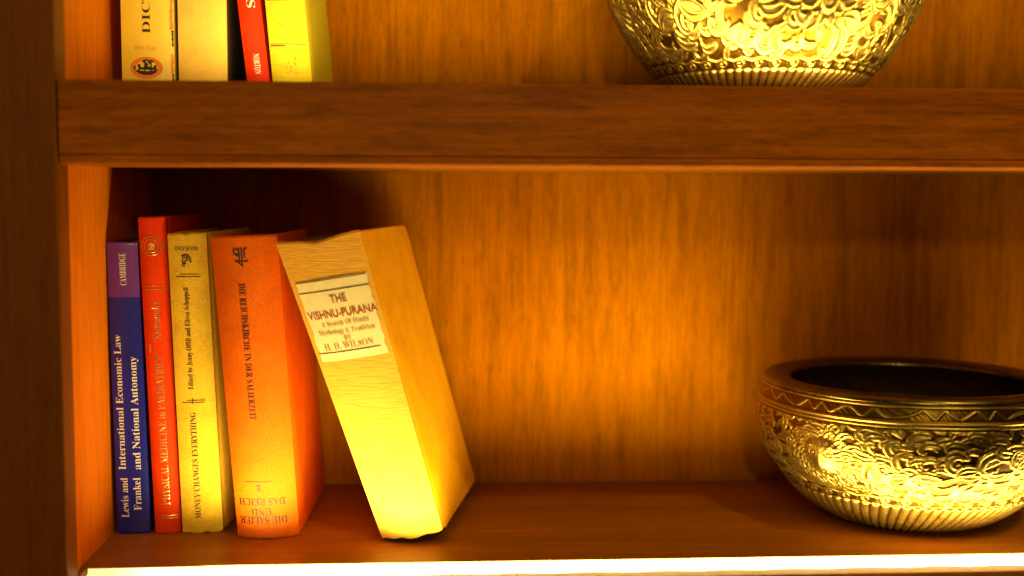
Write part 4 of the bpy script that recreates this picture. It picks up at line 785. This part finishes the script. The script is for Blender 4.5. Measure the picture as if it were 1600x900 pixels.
def bowl(label, cx, cy, cz, scale, turn, seed, ZB, FA):
    rt = root('brass_bowl', label, 'bowl', (cx, cy, cz), 'embossed brass bowls on the shelves')
    NT_, NS = 1150, 300
    P, arc = dense(PROF, NS)
    T = np.gradient(P, axis=0); T /= np.linalg.norm(T, axis=1)[:, None]
    N = np.stack([T[:, 1], -T[:, 0]], 1)
    th = np.arange(NT_) * 2 * math.pi / NT_
    xm = th / (2 * math.pi) * CIRC
    Hv = blur(mask_relief(ornament(seed)), 1)
    z = P[:, 1]
    sz = lambda zz: np.interp(zz, z, arc)
    D = np.zeros((NS, NT_))
    TH, ZZ = np.meshgrid(th, z); AR = np.repeat(arc[:, None], NT_, 1)
    step = lambda lo, hi: (np.clip((ZZ - lo) / .0008, 0, 1) * np.clip((hi - ZZ) / .0008, 0, 1))
    # slanting flutes with a rope of punched dots in the hollows
    ph = TH * 80 + (AR - sz(ZB[0])) * 1000 * -.20
    fl = np.abs(np.sin(ph * .5)) ** .8
    dots = np.clip(.35 - fl, 0, 1) * (.5 + .5 * np.sin(AR * 1000 * 3.9)) * 1.6
    D += step(ZB[0], ZB[1] + .001) * (fl * FA + dots * .9)
    # running scroll
    u = (TH * 42 / (2 * math.pi)) % 1.0 * 15.0 - 7.5; wv = (AR - sz((ZB[1] + ZB[2]) / 2)) * 1000
    wv = wv * 15.0 / 11.0
    rr = np.hypot(u, wv); an = np.arctan2(wv, u)
    spir = .5 + .5 * np.cos(an - rr * 1.75)
    wave = np.exp(-((wv - 4.6 - 1.2 * np.sin(u * .42)) / 1.1) ** 2)
    D += step(ZB[1], ZB[2] + .002) * np.maximum(spir ** 1.5 * np.clip((6.2 - rr) / 1.5, 0, 1), wave) * .95
    # vine
    yv = (AR - sz(ZB[2])) * 1000 * (62.0 / ((sz(ZB[3]) - sz(ZB[2])) * 1000))
    jj = np.clip((yv / PX).astype(int), 0, Hv.shape[0] - 1); ii = np.repeat((xm / PX).astype(int)[None, :] % NX, NS, 0)
    mk = (ZZ > ZB[2]) & (ZZ < ZB[3])
    D += np.where(mk, Hv[jj, ii], 0)
    # two raised rings, then the band of chevrons
    for zc, wd, hh in ((.0945, .0007, .9), (.0975, .0010, 1.3), (.1090, .0006, .9)):
        D += hh * np.exp(-((ZZ - zc) / wd) ** 2)
    band = step(.1000, .1076)
    q = (TH * 34 / (2 * math.pi) + .22 * np.sin(TH * 7) + .15 * np.sin(TH * 17 + 1)) % 1.0; hz = np.clip((ZZ - .1000) / .0076, 0, 1)
    tri = np.abs(q * 2 - 1)
    D += band * (.75 * np.exp(-((tri - hz) / .13) ** 2) + .35 * np.exp(-((((q * 6 + hz * 2) % 1.0) - .5) / .16) ** 2) * (np.abs(tri - hz) > .2))
    D = blur(D, 1)
    rel = np.clip(np.where(ZZ < ZB[1], fl ** 1.6, D / 1.1), 0, 1)
    hh = D * .00105
    rad = P[:, 0][:, None] + N[:, 0][:, None] * hh; zz = P[:, 1][:, None] + N[:, 1][:, None] * hh
    X = rad * np.cos(TH + turn); Y = rad * np.sin(TH + turn)
    V = np.stack([X, Y, zz], -1).reshape(-1, 3) * np.array(scale)
    def grid_faces(ns, nt):
        i = np.arange(ns - 1)[:, None] * nt; j = np.arange(nt)[None, :]; j2 = (j + 1) % nt
        return np.stack([i + j, i + j2, i + nt + j2, i + nt + j], -1).reshape(-1, 4)
    F = grid_faces(NS, NT_)
    def npmesh(name, V, F, mat, rel=None):
        me = bpy.data.meshes.new(name)
        me.vertices.add(len(V)); me.vertices.foreach_set('co', V.astype(np.float32).ravel())
        me.loops.add(F.size); me.loops.foreach_set('vertex_index', F.astype(np.int32).ravel())
        me.polygons.add(len(F)); me.polygons.foreach_set('loop_start', np.arange(0, F.size, 4, dtype=np.int32))
        me.polygons.foreach_set('loop_total', np.full(len(F), 4, np.int32))
        me.polygons.foreach_set('use_smooth', np.ones(len(F), bool))
        at = me.attributes.new('relief', 'FLOAT', 'POINT')
        at.data.foreach_set('value', (rel if rel is not None else np.full(len(V), .8)).astype(np.float32).ravel())
        me.materials.append(mat); me.update(calc_edges=True); me.validate()
        o = bpy.data.objects.new(name, me); COL.objects.link(o); o.parent = rt
        return o
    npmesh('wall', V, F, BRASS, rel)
    def lathe(name, prof, mat, n=256):
        Pp, _ = dense(prof, max(24, len(prof) * 6)); t = np.arange(n) * 2 * math.pi / n
        A, T2 = np.meshgrid(np.arange(len(Pp)), t, indexing='ij')
        Vv = np.stack([Pp[A, 0] * np.cos(T2), Pp[A, 0] * np.sin(T2), Pp[A, 1]], -1).reshape(-1, 3) * np.array(scale)
        return npmesh(name, Vv, grid_faces(len(Pp), n), mat)
    lathe('rim', [(.1122, .1103), (.1126, .1114), (.1122, .1130), (.1108, .1146), (.1084, .1158), (.1050, .1162), (.1000, .1156), (.0950, .1144), (.0915, .1130), (.0905, .1115), (.0908, .1095)], RIM)
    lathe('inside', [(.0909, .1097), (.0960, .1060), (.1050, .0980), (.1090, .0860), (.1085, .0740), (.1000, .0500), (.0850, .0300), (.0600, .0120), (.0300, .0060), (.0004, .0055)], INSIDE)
    lathe('foot', [(.0442, .0002), (.0445, .0010), (.0400, .0012), (.0200, .0012), (.0004, .0012)], RIM)
    return rt

# turn: the lion masks lie at 0 and 180 degrees, the rosettes at 90 and 270 degrees before turning
bowl('round brass bowl embossed with scrolling vines standing on the lower shelf', 0.369, 0.8985, 0.0004, (1, 1, .955), R(270 - 53), 11, (.0035, .0300, .0385, .0925), 1.7)   # foot, flutes, scroll band, top of the vine
bowl('large brass bowl with embossed rosette and lion masks on the upper shelf', 0.2458, 0.8950, ZU + 0.0004, (1.035, 1.035, 1.25), R(8), 23, (.0030, .0130, .0195, .0925), 1.3)

# ------------------------------------------------------------------ scraps on the upper shelf edge
PAPER_BIT = paint('pale_scrap', (0.80, 0.66, 0.42), 0.6, 0.05)
def scrap(label, x, y, s, seed):
    rnd = random.Random(seed)
    rt = root('paper_scrap', label, 'scrap', (x, y, ZU))
    V, F = [], []
    n = 7
    for j, (r, z) in enumerate(((.35, 0.0), (1.0, .35), (.8, .75), (.3, .9))):
        for i in range(n):
            a = 2 * math.pi * i / n; q = r * s * rnd.uniform(.6, 1.25)
            V.append((x + q * math.cos(a) * 1.5, y + q * math.sin(a), ZU + .0002 + z * s * rnd.uniform(.6, 1.0) * .8))
    for j in range(3):
        for i in range(n): F.append((j*n+i, j*n+(i+1) % n, (j+1)*n+(i+1) % n, (j+1)*n+i))
    F += [tuple(range(n-1, -1, -1)), tuple(range(3*n, 4*n))]
    part('crumple', V, F, PAPER_BIT, rt)
scrap('tiny pale crumpled scrap on the upper shelf edge, just right of the books', -0.0905, 0.802, .0017, 3)
scrap('tiny pale crumpled scrap on the upper shelf edge, right of the large bowl', 0.350, 0.802, .0019, 8)
